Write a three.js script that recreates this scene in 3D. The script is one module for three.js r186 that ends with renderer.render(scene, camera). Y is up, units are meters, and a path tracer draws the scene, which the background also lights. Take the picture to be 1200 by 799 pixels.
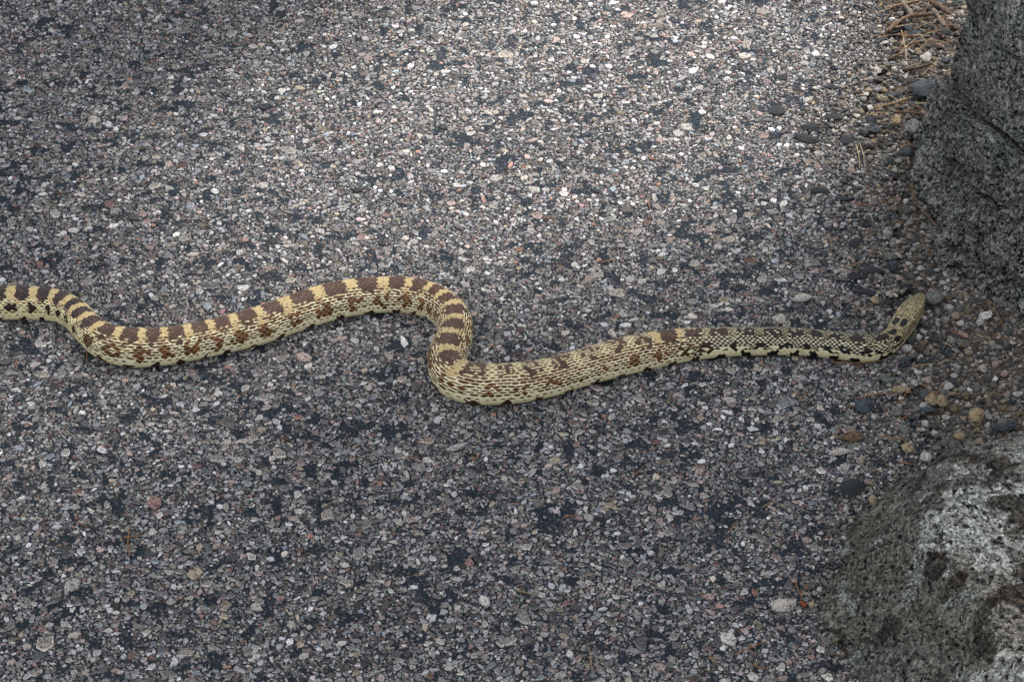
import * as THREE from 'three';
import { mergeGeometries } from 'three/addons/utils/BufferGeometryUtils.js';

// ------------------------------------------------------------------ camera, sky, sun, exposure
const W = 1024, H = 681, FOV = 14, PITCH = 38 * Math.PI / 180, EYE = 1.5;
const scene = new THREE.Scene();
const camera = new THREE.PerspectiveCamera(FOV, W / H, 0.05, 300);
camera.position.set(0, EYE, EYE / Math.tan(PITCH));
camera.lookAt(0, 0, 0);
camera.updateMatrixWorld(true);

const SUN = new THREE.Vector3(0.30, 0.86, -0.42).normalize();
const sun = new THREE.DirectionalLight(new THREE.Color(1.0, 0.965, 0.92), 5.0);
sun.position.copy(SUN).multiplyScalar(12);
sun.castShadow = true;
sun.shadow.radius = 6;
sun.shadow.mapSize.set(2048, 2048);
Object.assign(sun.shadow.camera, { left: -3, right: 3, top: 3, bottom: -3, near: 0.5, far: 30 });
scene.add(sun);

// where the boughs of the pine outside the picture throw their shade: [x, y in the photograph, radius, tufts, distance towards the sun]
const SHADE = [[30, 0, .20, 260, 4.4], [190, -30, .18, 230, 4.8], [-60, 130, .18, 150, 4.1], [10, 300, .12, 80, 4.5], [350, -90, .14, 90, 4.6], [480, 610, .15, 260, 4.3], [620, 790, .2, 320, 4.6], [430, 760, .15, 220, 4.1], [630, 640, .15, 260, 4.7], [700, 560, .12, 110, 4.4], [340, 620, .10, 70, 4.5], [540, 480, .09, 60, 4.2], [1150, 250, .12, 25, 4.4], [1060, 340, .11, 60, 4.1], [1170, 540, .12, 50, 4.5], [-60, 720, .14, 70, 4.2], [980, 500, .10, 50, 4.4]];
const renderer = new THREE.WebGLRenderer({ antialias: true });
renderer.setSize(W, H);
renderer.toneMapping = THREE.LinearToneMapping;
renderer.toneMappingExposure = 2.2;
renderer.shadowMap.enabled = true;

// ------------------------------------------------------------------ random numbers and noise
function rng(seed) {
  let a = seed >>> 0;
  return () => { a = (a + 0x6D2B79F5) | 0; let t = Math.imul(a ^ (a >>> 15), 1 | a); t = (t + Math.imul(t ^ (t >>> 7), 61 | t)) ^ t; return ((t ^ (t >>> 14)) >>> 0) / 4294967296; };
}
function hash3(x, y, z) {
  let h = Math.imul(x | 0, 374761393) ^ Math.imul(y | 0, 668265263) ^ Math.imul(z | 0, 1274126177);
  h = Math.imul(h ^ (h >>> 13), 1274126177); h ^= h >>> 16; h = Math.imul(h, 2246822519); h ^= h >>> 13;
  return (h >>> 0) / 4294967296;
}
const fade = (t) => t * t * t * (t * (t * 6 - 15) + 10), lerp = (a, b, t) => a + (b - a) * t, clamp = (x, a = 0, b = 1) => Math.min(b, Math.max(a, x));
const smooth = (a, b, x) => { const t = clamp((x - a) / (b - a)); return t * t * (3 - 2 * t); };
function noise(x, y, z = 0) {                                         // value noise, -1 .. 1
  const xi = Math.floor(x), yi = Math.floor(y), zi = Math.floor(z), u = fade(x - xi), v = fade(y - yi), w = fade(z - zi);
  const c = (a, b, d) => hash3(xi + a, yi + b, zi + d);
  return 2 * lerp(lerp(lerp(c(0, 0, 0), c(1, 0, 0), u), lerp(c(0, 1, 0), c(1, 1, 0), u), v), lerp(lerp(c(0, 0, 1), c(1, 0, 1), u), lerp(c(0, 1, 1), c(1, 1, 1), u), v), w) - 1;
}
function fbm(x, y, z, n = 4) { let s = 0, a = 0.5; for (let i = 0; i < n; i++) { s += a * noise(x, y, z); x = x * 2.03 + 11.3; y = y * 2.03 + 4.7; z = z * 2.03 + 7.9; a *= 0.5; } return s; }
function cells(x, y, z) {                                             // [distance to nearest, to second, its hash]
  const xi = Math.floor(x), yi = Math.floor(y), zi = Math.floor(z); let d1 = 9, d2 = 9, id = 0;
  for (let a = -1; a < 2; a++) for (let b = -1; b < 2; b++) for (let c = -1; c < 2; c++) {
    const X = xi + a, Y = yi + b, Z = zi + c, h = hash3(X, Y, Z);
    const dx = X + h - x, dy = Y + hash3(Y, Z, X + 91) - y, dz = Z + hash3(Z, X, Y + 57) - z, d = dx * dx + dy * dy + dz * dz;
    if (d < d1) { d2 = d1; d1 = d; id = hash3(X + 17, Y + 31, Z + 5); } else if (d < d2) d2 = d;
  }
  return [Math.sqrt(d1), Math.sqrt(d2), id];
}
const toLin = (c) => { c /= 255; return c <= 0.04045 ? c / 12.92 : ((c + 0.055) / 1.055) ** 2.4; };
const rgb = (r, g, b) => [toLin(r), toLin(g), toLin(b)];              // sRGB bytes to linear
const mix3 = (a, b, t) => [lerp(a[0], b[0], t), lerp(a[1], b[1], t), lerp(a[2], b[2], t)];

// ------------------------------------------------------------------ sky: bright even cloud
{
  const w = 512, h = 256, d = new Float32Array(w * h * 4);
  for (let j = 0; j < h; j++) for (let i = 0; i < w; i++) {
    const el = (j + 0.5) / h * Math.PI - Math.PI / 2, az = (i + 0.5) / w * Math.PI * 2;
    const x = Math.cos(el) * Math.cos(az), y = Math.sin(el), z = Math.cos(el) * Math.sin(az);
    const up = Math.max(0, y), cl = fbm(x * 2.2 + 3, y * 3.4, z * 2.2, 5), b = (0.62 + 0.38 * up) * (1 + 0.22 * cl), k = (j * w + i) * 4;
    d[k] = 0.92 * b * 0.62; d[k + 1] = 0.97 * b * 0.62; d[k + 2] = 1.07 * b * 0.62; d[k + 3] = 1;
  }
  const sky = new THREE.DataTexture(d, w, h, THREE.RGBAFormat, THREE.FloatType);
  sky.mapping = THREE.EquirectangularReflectionMapping; sky.magFilter = sky.minFilter = THREE.LinearFilter; sky.needsUpdate = true;
  scene.background = sky; scene.environment = sky;
}

// ------------------------------------------------------------------ helpers
const NAMES = {};
function numbered(n) { const k = NAMES[n] = (NAMES[n] ?? -1) + 1; return k ? `${n}_${String(k).padStart(3, '0')}` : n; }
function tag(o, label, category, group, kind) { o.userData = { label, category }; if (group) o.userData.group = group; if (kind) o.userData.kind = kind; return o; }
function lit(o) { o.traverse((m) => { if (m.isMesh) { m.castShadow = true; m.receiveShadow = true; } }); return o; }
// a point of the photograph (1200 x 799) on the level y above the road
function at(px, py, y = 0) {
  const v = new THREE.Vector3(px / 1200 * 2 - 1, 1 - py / 799 * 2, 0.5).unproject(camera).sub(camera.position);
  return v.multiplyScalar((y - camera.position.y) / v.y).add(camera.position);
}
const PX = (x, z, y = 0) => { const v = new THREE.Vector3(x, y, z).project(camera); return [(v.x + 1) * 600, (1 - v.y) * 399.5]; };
function dataTexture(size, fn, srgb, wrap = true, height = size) {
  const d = new Uint8Array(size * height * 4);
  for (let j = 0; j < height; j++) for (let i = 0; i < size; i++) { const c = fn(i / size, j / height, i, j), k = (j * size + i) * 4; d[k] = c[0]; d[k + 1] = c[1]; d[k + 2] = c[2]; d[k + 3] = 255; }
  const t = new THREE.DataTexture(d, size, height, THREE.RGBAFormat); t.magFilter = t.minFilter = THREE.LinearFilter;
  if (wrap) t.wrapS = t.wrapT = THREE.RepeatWrapping;
  if (srgb) t.colorSpace = THREE.SRGBColorSpace;
  t.needsUpdate = true; return t;
}
const grey = (v) => [v, v, v];

// mineral grain shared by all the stones: pale and dark crystals with edges of their own
const grainMap = dataTexture(256, (u, v) => {
  const a = cells(u * 18, v * 18, 0.5), b = cells(u * 40 + 7, v * 40, 3.5), c = fbm(u * 9, v * 9, 2, 4);
  let g = 222 + 40 * (a[2] - 0.5) + 64 * (b[2] - 0.5) + 80 * c;
  if (b[2] > 0.9) g = 255; if (a[2] < 0.1) g *= 0.6; if (b[2] < 0.08) g *= 0.5;
  g = clamp(g, 40, 255);
  return [g, g * 0.99, g * 0.975];
}, true);
const grainBump = dataTexture(256, (u, v) => { const b = cells(u * 30, v * 30, 1.5); return grey(clamp(128 + 60 * fbm(u * 24, v * 24, 5, 3) + 90 * (b[2] - 0.5), 0, 255)); });

// ------------------------------------------------------------------ the setting: ground, road, verge
const EDGE = [[1075, -90], [1062, 0], [1036, 80], [1022, 140], [1042, 220], [1054, 290], [1050, 350], [1062, 420], [1078, 470], [1110, 520], [1075, 570], [1036, 620], [1020, 660], [1040, 720], [1070, 799], [1110, 900]].map(([x, y]) => at(x, y));
function edgeX(z) {                                                   // x of the broken road edge at depth z
  let x;
  if (z <= EDGE[0].z) x = EDGE[0].x; else if (z >= EDGE[EDGE.length - 1].z) x = EDGE[EDGE.length - 1].x;
  else for (let i = 1; i < EDGE.length; i++) if (z < EDGE[i].z) { const a = EDGE[i - 1], b = EDGE[i]; x = lerp(a.x, b.x, (z - a.z) / (b.z - a.z)); break; }
  return x + 0.010 * noise(z * 38, 3) + 0.006 * noise(z * 110, 8) + 0.003 * noise(z * 300, 1);
}
const dirtMap = dataTexture(512, (u, v) => {
  const a = fbm(u * 14, v * 14, 1, 5), c = cells(u * 60, v * 60, 0.5), g = 1 + 0.5 * a + 0.7 * (c[2] - 0.5);
  return [clamp(70 * g, 8, 255), clamp(63 * g, 8, 255), clamp(55 * g, 6, 255)];
}, true);
dirtMap.repeat.set(3, 3);
const dirtBump = dataTexture(512, (u, v) => { const c = cells(u * 60, v * 60, 0.5); return grey(clamp(120 + 120 * fbm(u * 20, v * 20, 2, 5) + 60 * (0.5 - c[0]), 0, 255)); });
dirtBump.repeat.set(3, 3);
const dirtMat = new THREE.MeshStandardMaterial({ map: dirtMap, bumpMap: dirtBump, bumpScale: 0.004, roughness: 1 });
function sheet(shape) { const g = new THREE.ShapeGeometry(shape); g.rotateX(Math.PI / 2); const i = g.index.array; for (let k = 0; k < i.length; k += 3) { const t = i[k]; i[k] = i[k + 1]; i[k + 1] = t; } g.computeVertexNormals(); return g; }

const ground = new THREE.Mesh(new THREE.PlaneGeometry(160, 160).rotateX(-Math.PI / 2), dirtMat);
{ const uv = ground.geometry.attributes.uv, p = ground.geometry.attributes.position; for (let i = 0; i < uv.count; i++) uv.setXY(i, p.getX(i), p.getZ(i)); }
ground.name = 'ground'; ground.position.y = -0.03; tag(ground, 'dark brown earth beside the asphalt road', undefined, null, 'structure'); delete ground.userData.category;
scene.add(ground);

// road: a slab with a broken right edge; binder and fine grit are its material, the stones in it are geometry
const roadMap = dataTexture(2048, (u, v) => {
  const X = u * 0.8, Y = v * 0.8;
  const t = fbm(X * 40, Y * 40, 4, 4), a = cells(X * 330, Y * 330, 0.5), b = cells(X * 700, Y * 700, 9.5);
  let c = [42, 49, 56], k = 0.85 + 0.4 * fbm(X * 500, Y * 500, 1, 2);
  if (a[2] > 0.52 && a[0] < 0.40 && t < 0.16) { const q = (a[2] - 0.52) / 0.48; c = q > 0.8 ? [128, 102, 96] : [80 + 70 * q, 78 + 66 * q, 76 + 62 * q]; k *= 0.9 + 0.5 * (b[2] - 0.5); }
  else if (b[2] > 0.8 && b[0] < 0.42) { const q = (b[2] - 0.8) / 0.3; c = [66 + 84 * q, 66 + 80 * q, 66 + 76 * q]; }
  return [clamp(c[0] * k, 0, 255), clamp(c[1] * k, 0, 255), clamp(c[2] * k, 0, 255)];
}, true);
const roadBump = dataTexture(1024, (u, v) => { const X = u * 0.8, Y = v * 0.8, a = cells(X * 330, Y * 330, 0.5), b = cells(X * 700, Y * 700, 9.5); return grey(clamp(70 + 90 * (a[2] > 0.52 ? 0.6 - a[0] : 0) * 2 + 60 * (0.5 - b[0]) + 50 * fbm(X * 300, Y * 300, 3, 3), 0, 255)); });
for (const t of [roadMap, roadBump]) t.repeat.set(1 / 0.8, 1 / 0.8);
const roadMat = new THREE.MeshPhysicalMaterial({ map: roadMap, bumpMap: roadBump, bumpScale: 0.003, roughness: 0.95, specularIntensity: 0.3 });
const roadShape = new THREE.Shape();
{
  const far = EDGE[0].x, near = EDGE[EDGE.length - 1].x;
  roadShape.moveTo(-7, 40); roadShape.lineTo(near, 40);
  for (let z = 3; z >= -4; z -= (Math.abs(z) < 0.9 ? 0.003 : 0.05)) roadShape.lineTo(edgeX(z), z);
  roadShape.lineTo(far, -40); roadShape.lineTo(-7, -40);
}
const slab = new THREE.ExtrudeGeometry(roadShape, { depth: 0.05, bevelEnabled: false, curveSegments: 1 });
slab.rotateX(Math.PI / 2);                                            // shape (x, y) -> (x, z)
const road = new THREE.Mesh(slab, roadMat);
{ const p = slab.attributes.position, uv = slab.attributes.uv; for (let i = 0; i < p.count; i++) uv.setXY(i, p.getX(i), p.getZ(i) + p.getY(i)); }
road.name = 'asphalt_road'; road.userData = { label: 'worn grey asphalt road with exposed pale and pinkish aggregate', kind: 'structure' };
scene.add(road);

// verge: uneven earth between the road edge and the boulders
const verge = (() => {
  const nx = 120, nz = 260, x0 = 0.24, x1 = 1.3, z0 = -1.3, z1 = 1.0, p = [], uv = [], idx = [];
  for (let j = 0; j <= nz; j++) for (let i = 0; i <= nx; i++) {
    const x = lerp(x0, x1, (i / nx) ** 1.5), z = lerp(z0, z1, j / nz);
    p.push(x, -0.004 + 0.004 * fbm(x * 14, z * 14, 2, 4) + 0.010 * smooth(0.0, 0.2, x - edgeX(z)), z); uv.push(x, z);
    if (i < nx && j < nz) { const a = j * (nx + 1) + i, b = a + nx + 1; idx.push(a, b, a + 1, a + 1, b, b + 1); }
  }
  const g = new THREE.BufferGeometry();
  g.setAttribute('position', new THREE.Float32BufferAttribute(p, 3)); g.setAttribute('uv', new THREE.Float32BufferAttribute(uv, 2)); g.setIndex(idx); g.computeVertexNormals();
  return new THREE.Mesh(g, dirtMat);
})();
verge.name = 'gravel_verge'; verge.userData = { label: 'strip of mixed brown and grey gravel between asphalt and boulders', kind: 'structure' };
scene.add(verge);

// ------------------------------------------------------------------ boulders
function boulder(name, { center, planes, p = 12, axis, rings = 420, spokes = 720, relief, paint, power = 1.25 }, material) {
  const A = axis.clone().normalize(), B = new THREE.Vector3(0, 1, 0).cross(A).normalize(), C = A.clone().cross(B);
  const pos = new Float32Array((rings + 1) * spokes * 3), idx = [], d = new THREE.Vector3();
  const N = planes.map(([x, y, z, dist]) => { const l = Math.hypot(x, y, z); return [x / l, y / l, z / l, dist]; });
  for (let a = 0; a <= rings; a++) for (let s = 0; s < spokes; s++) {
    const th = 0.0015 + (Math.PI - 0.003) * (a / rings) ** power, ph = s / spokes * Math.PI * 2;
    d.copy(A).multiplyScalar(Math.cos(th)).addScaledVector(B, Math.sin(th) * Math.cos(ph)).addScaledVector(C, Math.sin(th) * Math.sin(ph));
    let sum = 0; for (const n of N) { const q = (n[0] * d.x + n[1] * d.y + n[2] * d.z) / n[3]; if (q > 0) sum += q ** p; }
    let r = sum ** (-1 / p);
    r += relief(d.x * r, d.y * r, d.z * r);
    const k = (a * spokes + s) * 3; pos[k] = d.x * r; pos[k + 1] = d.y * r; pos[k + 2] = d.z * r;
    if (a < rings) { const t = (s + 1) % spokes, i0 = a * spokes + s, i1 = a * spokes + t; idx.push(i0, i0 + spokes, i1, i1, i0 + spokes, i1 + spokes); }
  }
  const g = new THREE.BufferGeometry();
  g.setAttribute('position', new THREE.BufferAttribute(pos, 3)); g.setIndex(idx); g.computeVertexNormals();
  const col = new Float32Array(pos.length), nn = g.attributes.normal;
  for (let i = 0; i < pos.length; i += 3) { const c = paint(pos[i], pos[i + 1], pos[i + 2], nn.array[i + 1]); col[i] = c[0]; col[i + 1] = c[1]; col[i + 2] = c[2]; }
  g.setAttribute('color', new THREE.BufferAttribute(col, 3));
  // grain mapped across the three planes in metres: corners are shared only within one plane
  const cls = [], remap = new Map(), src = [], ix = [], pp = pos, nv = nn.array;
  for (let t = 0; t < idx.length; t += 3) {
    const w = [0, 1, 2].map((k) => Math.abs(nv[idx[t] * 3 + k] + nv[idx[t + 1] * 3 + k] + nv[idx[t + 2] * 3 + k])), k = w[0] > w[1] && w[0] > w[2] ? 0 : w[1] > w[2] ? 1 : 2;
    for (let q = 0; q < 3; q++) { const key = idx[t + q] * 3 + k; let n = remap.get(key); if (n === undefined) { n = src.length; remap.set(key, n); src.push(idx[t + q]); cls.push(k); } ix.push(n); }
  }
  const P2 = new Float32Array(src.length * 3), N2 = new Float32Array(src.length * 3), C2 = new Float32Array(src.length * 3), U2 = new Float32Array(src.length * 2);
  src.forEach((i, n) => { for (let k = 0; k < 3; k++) { P2[n * 3 + k] = pp[i * 3 + k]; N2[n * 3 + k] = nv[i * 3 + k]; C2[n * 3 + k] = col[i * 3 + k]; } const [x, y, z] = [pp[i * 3], pp[i * 3 + 1], pp[i * 3 + 2]]; U2[n * 2] = cls[n] === 0 ? z + 0.13 : x; U2[n * 2 + 1] = cls[n] === 1 ? z : y + 0.07; });
  g.setIndex(ix); for (const [n, a, k] of [['position', P2, 3], ['normal', N2, 3], ['color', C2, 3], ['uv', U2, 2]]) g.setAttribute(n, new THREE.BufferAttribute(a, k));
  const m = new THREE.Mesh(g, material); m.name = name; m.position.copy(center); scene.add(m);
  return m;
}
// crystals of the two stones, about 0.3 mm to the texel
function rockMaterial(seed, big, dark, pale, contrast, bumpScale) {
  const n = 1024, side = 0.34, f = (u, v) => {
    const X = u * side, Y = v * side, a = cells(X * big, Y * big, seed), b = cells(X * big * 2.3 + 5, Y * big * 2.3, seed + 3), c = fbm(X * 160, Y * 160, seed, 4), d = fbm(X * 700, Y * 700, seed, 3);
    let h = 0.5 + 0.55 * (a[2] - 0.5) + 0.35 * c + 0.30 * (0.45 - a[0]) + 0.25 * (b[2] - 0.5) + 0.25 * d, v0 = 0.60 + contrast * (0.75 * (a[2] - 0.5) + 0.55 * (b[2] - 0.5) + 0.35 * d + 0.3 * c);
    if (a[2] > pale && a[0] < 0.48) v0 = 1.0 - 0.2 * b[2]; else if (b[2] > pale + 0.04) v0 = 0.92; if (a[2] < dark) { v0 *= 0.45; h -= 0.25; } if (b[2] < dark * 0.8) { v0 *= 0.4; h -= 0.15; }
    return [clamp(v0, 0.08, 1), clamp(h)];
  };
  const cache = new Float32Array(n * n * 2); for (let j = 0; j < n; j++) for (let i = 0; i < n; i++) { const q = f(i / n, j / n); cache[(j * n + i) * 2] = q[0]; cache[(j * n + i) * 2 + 1] = q[1]; }
  const map = dataTexture(n, (u, v, i, j) => grey(255 * cache[(j * n + i) * 2]), true), bump = dataTexture(n, (u, v, i, j) => grey(255 * cache[(j * n + i) * 2 + 1]));
  for (const t of [map, bump]) t.repeat.set(1 / side, 1 / side);
  return new THREE.MeshPhysicalMaterial({ specularIntensity: 0.4, vertexColors: true, map, bumpMap: bump, bumpScale, roughness: 0.92 });
}

{ // upper boulder: dark coarse granite in slanting layers split by cracks
  const c = at(1300, 250, 0); c.y = 0.06;
  const crack = (x, y, z) => y * 0.80 + x * 0.42 - z * 0.30 + 0.018 * fbm(x * 12, y * 12, z * 12, 3);
  const LAYERS = [-0.13, -0.065, -0.018, 0.052, 0.105, 0.2];
  const relief = (x, y, z) => {
    let r = 0.012 * fbm(x * 7, y * 7, z * 7 + 3, 3) + 0.012 * fbm(x * 24, y * 24, z * 24, 3) + 0.0055 * fbm(x * 95, y * 95, z * 95, 3) + 0.0025 * noise(x * 300, y * 300, z * 300);
    const q = crack(x, y, z);
    for (let i = 0; i + 1 < LAYERS.length; i++) if (q >= LAYERS[i] && q < LAYERS[i + 1]) { const t = (q - LAYERS[i]) / (LAYERS[i + 1] - LAYERS[i]); r += [0.002, 0.006, -0.003, 0.006, 0.0][i] - 0.007 * (1 - t) ** 2 + 0.003 * noise(i * 7, x * 18, z * 18); r -= 0.007 * Math.exp(-(((q - LAYERS[i]) / 0.003) ** 2)) * smooth(-0.25, 0.2, noise(x * 22 + i, y * 22, z * 22)); }
    return r;
  };
  const paint = (x, y, z) => {
    const f = fbm(x * 22, y * 22, z * 22, 4);
    let v = mix3(rgb(128, 125, 119), rgb(174, 170, 163), clamp(0.5 + f));
    const t = cells(x * 60 + 9, y * 60, z * 60); if (t[2] > 0.96 && t[0] < 0.09) v = rgb(138, 134, 66);
    const m = fbm(x * 15 + 4, y * 15, z * 15, 3); if (m > 0.22) v = mix3(v, rgb(86, 72, 58), 0.5);
    const p = fbm(x * 30, y * 30 + 8, z * 30, 4); if (p > 0.24) v = mix3(v, rgb(140, 148, 144), 0.6);
    return v;
  };
  tag(boulder('boulder', { center: c, axis: new THREE.Vector3(-0.75, 0.5, 0.75), p: 26, rings: 440, spokes: 760, relief, paint,
    planes: [[0, 1, 0.10, 0.182], [-1, 0.20, 0.02, 0.158], [-0.80, 0.20, 0.66, 0.170], [-0.35, 0.20, 1, 0.224], [1, 0, 0, 0.25], [0, 0.1, -1, 0.20], [-0.8, 0.2, -0.6, 0.19], [0, -1, 0, 0.14], [-0.5, 1, 0.6, 0.192]] }, rockMaterial(1.5, 300, 0.10, 0.89, 0.6, 0.0022)),
    'dark coarse granite boulder with slanting cracks standing beyond the snake head', 'boulder');
}
{ // lower boulder: smoother, grey, with pale lichen crusts and black moss
  const c = new THREE.Vector3(0.43, 0, 0.36);
  const patch = (list) => { const b = list.map(([x, y, r, h]) => [at(x, y, h).sub(c), r]); return (x, y, z, w) => { let q = -1; for (const [p, r] of b) q = Math.max(q, 1 - Math.hypot(x - p.x, (y - p.y) * 0.7, z - p.z) / r); return q + w; }; };
  const lichen = patch([[1150, 605, .046, .10], [1120, 640, .032, .10], [1165, 640, .030, .11], [1092, 664, .014, .09], [1182, 556, .014, .10], [1150, 785, .030, .10], [1185, 765, .022, .11]]);
  const moss = patch([[1140, 560, .020, .09], [1175, 570, .022, .10], [1200, 600, .024, .11], [1110, 565, .014, .08], [1098, 670, .012, .09], [1124, 676, .012, .10], [1195, 690, .022, .11]]);
  const relief = (x, y, z) => {
    let r = 0.014 * fbm(x * 9 + 2, y * 9, z * 9, 3) + 0.006 * fbm(x * 30, y * 30, z * 30, 3) + 0.0022 * fbm(x * 110, y * 110, z * 110, 3) + 0.0012 * noise(x * 330, y * 330, z * 330);
    const q = (x + z + 0.25) * 0.7 + 0.010 * fbm(x * 20, y * 20, z * 20, 3);
    r -= 0.020 * Math.exp(-((q / 0.008) ** 2)) * smooth(-0.06, -0.12, x);
    const w = 0.9 * fbm(x * 70, y * 70, z * 70, 4); r += 0.0016 * smooth(0.1, 0.3, lichen(x, y, z, w)) + 0.004 * smooth(0.1, 0.3, moss(x, y, z, 1.3 * fbm(x * 60 + 9, y * 60, z * 60, 4))) * (0.6 + fbm(x * 160, y * 160, z * 160, 2));
    return r;
  };
  const paint = (x, y, z) => {
    const h = cells(x * 380, y * 380, z * 380), f = fbm(x * 20, y * 20, z * 20, 4);
    let v = mix3(rgb(116, 113, 105), rgb(156, 152, 143), clamp(0.5 + 0.9 * f));
    v = mix3(v, rgb(116, 110, 88), 0.5 * clamp(fbm(x * 10, y * 10 + 5, z * 10, 3) + 0.35));
    const w = 0.9 * fbm(x * 70, y * 70, z * 70, 4);
    const l = lichen(x, y, z, w); if (l > 0.1) v = mix3(v, mix3(rgb(172, 174, 165), rgb(200, 201, 192), h[2]), smooth(0.1, 0.2, l) * (h[2] < 0.05 ? 0.6 : 0.95));
    const w2 = 1.0 * fbm(x * 60 + 9, y * 60, z * 60, 4), m = moss(x, y, z, w2); if (m > 0.1) v = mix3(v, mix3(rgb(38, 32, 26), rgb(84, 64, 50), h[2] * h[2]), smooth(0.1, 0.3, m) * 0.85);
    const n2 = fbm(x * 46 + 3, y * 46 + 6, z * 46, 4); if (n2 > 0.30) v = mix3(v, rgb(54, 47, 40), smooth(0.30, 0.36, n2) * 0.7); else if (n2 < -0.34) v = mix3(v, rgb(170, 175, 170), smooth(-0.34, -0.38, n2) * 0.7);
    const t = cells(x * 50 + 9, y * 50, z * 50); if (t[2] > 0.965 && t[0] < 0.10) v = rgb(140, 136, 62);
    return v;
  };
  tag(boulder('boulder_001', { center: c, axis: new THREE.Vector3(-0.5, 0.85, 0.1), p: 22, rings: 440, spokes: 760, relief, paint,
    planes: [[-0.1, 1, 0.05, 0.116], [-0.947, 0.70, 0.34, 0.150], [-0.80, 0.72, -0.5, 0.154], [-0.3, 0.80, -0.8, 0.156], [0, 0.4, -1, 0.18], [1, 0.1, 0, 0.22], [0, 0.2, 1, 0.26], [0, -1, 0, 0.1], [-0.9, 0.15, -0.1, 0.202]] }, rockMaterial(7.5, 330, 0.06, 0.90, 0.55, 0.0012)),
    'grey boulder crusted with pale lichen and black moss, standing nearer than the snake', 'boulder');
  NAMES.boulder = 1;
}

// ------------------------------------------------------------------ stones bedded in the road
const R = rng(41);
function chip(seed, rimmed) {                                         // a flat-topped crushed stone of unit radius, its top at y = 1
  const r = rng(seed), n = 5 + Math.floor(r() * 4), ring = [], pos = [], col = [], uv = [], long = 0.42 + 0.48 * r();
  for (let i = 0; i < n; i++) { const a = (i + 0.7 * (r() - 0.5)) / n * Math.PI * 2, q = 0.62 + 0.56 * r(); ring.push([Math.cos(a) * q, Math.sin(a) * q * long]); }
  const lv = [[1.03, -0.9], [1.0, 0.45], [0.90, 0.92], [0.62, 1.0]].map(([k, y]) => ring.map(([x, z]) => [x * k + 0.04 * (r() - 0.5), y + (y > 0.5 ? 0.16 * (r() - 0.5) : 0), z * k + 0.04 * (r() - 0.5)]));
  const mid = [0.1 * (r() - 0.5), 1.02, 0.1 * (r() - 0.5)];
  const put = (ps, shade) => ps.forEach((v, i) => { pos.push(...v); uv.push(v[0] * 0.42 + seed * 0.13, v[2] * 0.42 + seed * 0.37); col.push(...(shade[i])); });
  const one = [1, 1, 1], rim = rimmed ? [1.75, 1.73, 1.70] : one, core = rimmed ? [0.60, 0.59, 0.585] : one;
  for (let i = 0; i < n; i++) {
    const j = (i + 1) % n;
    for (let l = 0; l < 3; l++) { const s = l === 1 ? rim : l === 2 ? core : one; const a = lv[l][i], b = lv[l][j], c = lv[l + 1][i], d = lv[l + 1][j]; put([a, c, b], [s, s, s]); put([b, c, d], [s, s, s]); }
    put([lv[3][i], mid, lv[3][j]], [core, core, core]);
  }
  const g = new THREE.BufferGeometry();
  g.setAttribute('position', new THREE.Float32BufferAttribute(pos, 3)); g.setAttribute('uv', new THREE.Float32BufferAttribute(uv, 2)); g.setAttribute('color', new THREE.Float32BufferAttribute(col, 3));
  g.computeVertexNormals(); return g;
}
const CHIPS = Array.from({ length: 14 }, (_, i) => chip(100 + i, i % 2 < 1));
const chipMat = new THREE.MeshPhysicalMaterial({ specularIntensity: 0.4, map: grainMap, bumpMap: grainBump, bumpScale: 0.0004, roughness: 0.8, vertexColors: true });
const STONE = [[170, 166, 162, 22], [146, 143, 140, 16], [116, 114, 113, 10], [186, 179, 171, 17], [204, 201, 197, 11], [222, 220, 216, 3.5], [172, 154, 147, 9], [150, 124, 117, 3], [148, 154, 158, 6], [174, 162, 142, 3], [84, 84, 85, 7], [168, 130, 114, 0.8]];
const STONE_SUM = STONE.reduce((s, c) => s + c[3], 0);
function stoneColor(r) { let q = r() * STONE_SUM, c = STONE[0]; for (const s of STONE) { if ((q -= s[3]) < 0) { c = s; break; } } const k = 0.70 + 0.56 * r(); return rgb(clamp(c[0] * k * (0.97 + 0.04 * r()), 0, 250), clamp(c[1] * k, 0, 250), clamp(c[2] * k * (0.99 + 0.06 * r()), 0, 250)); }
const chips = [];
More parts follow.
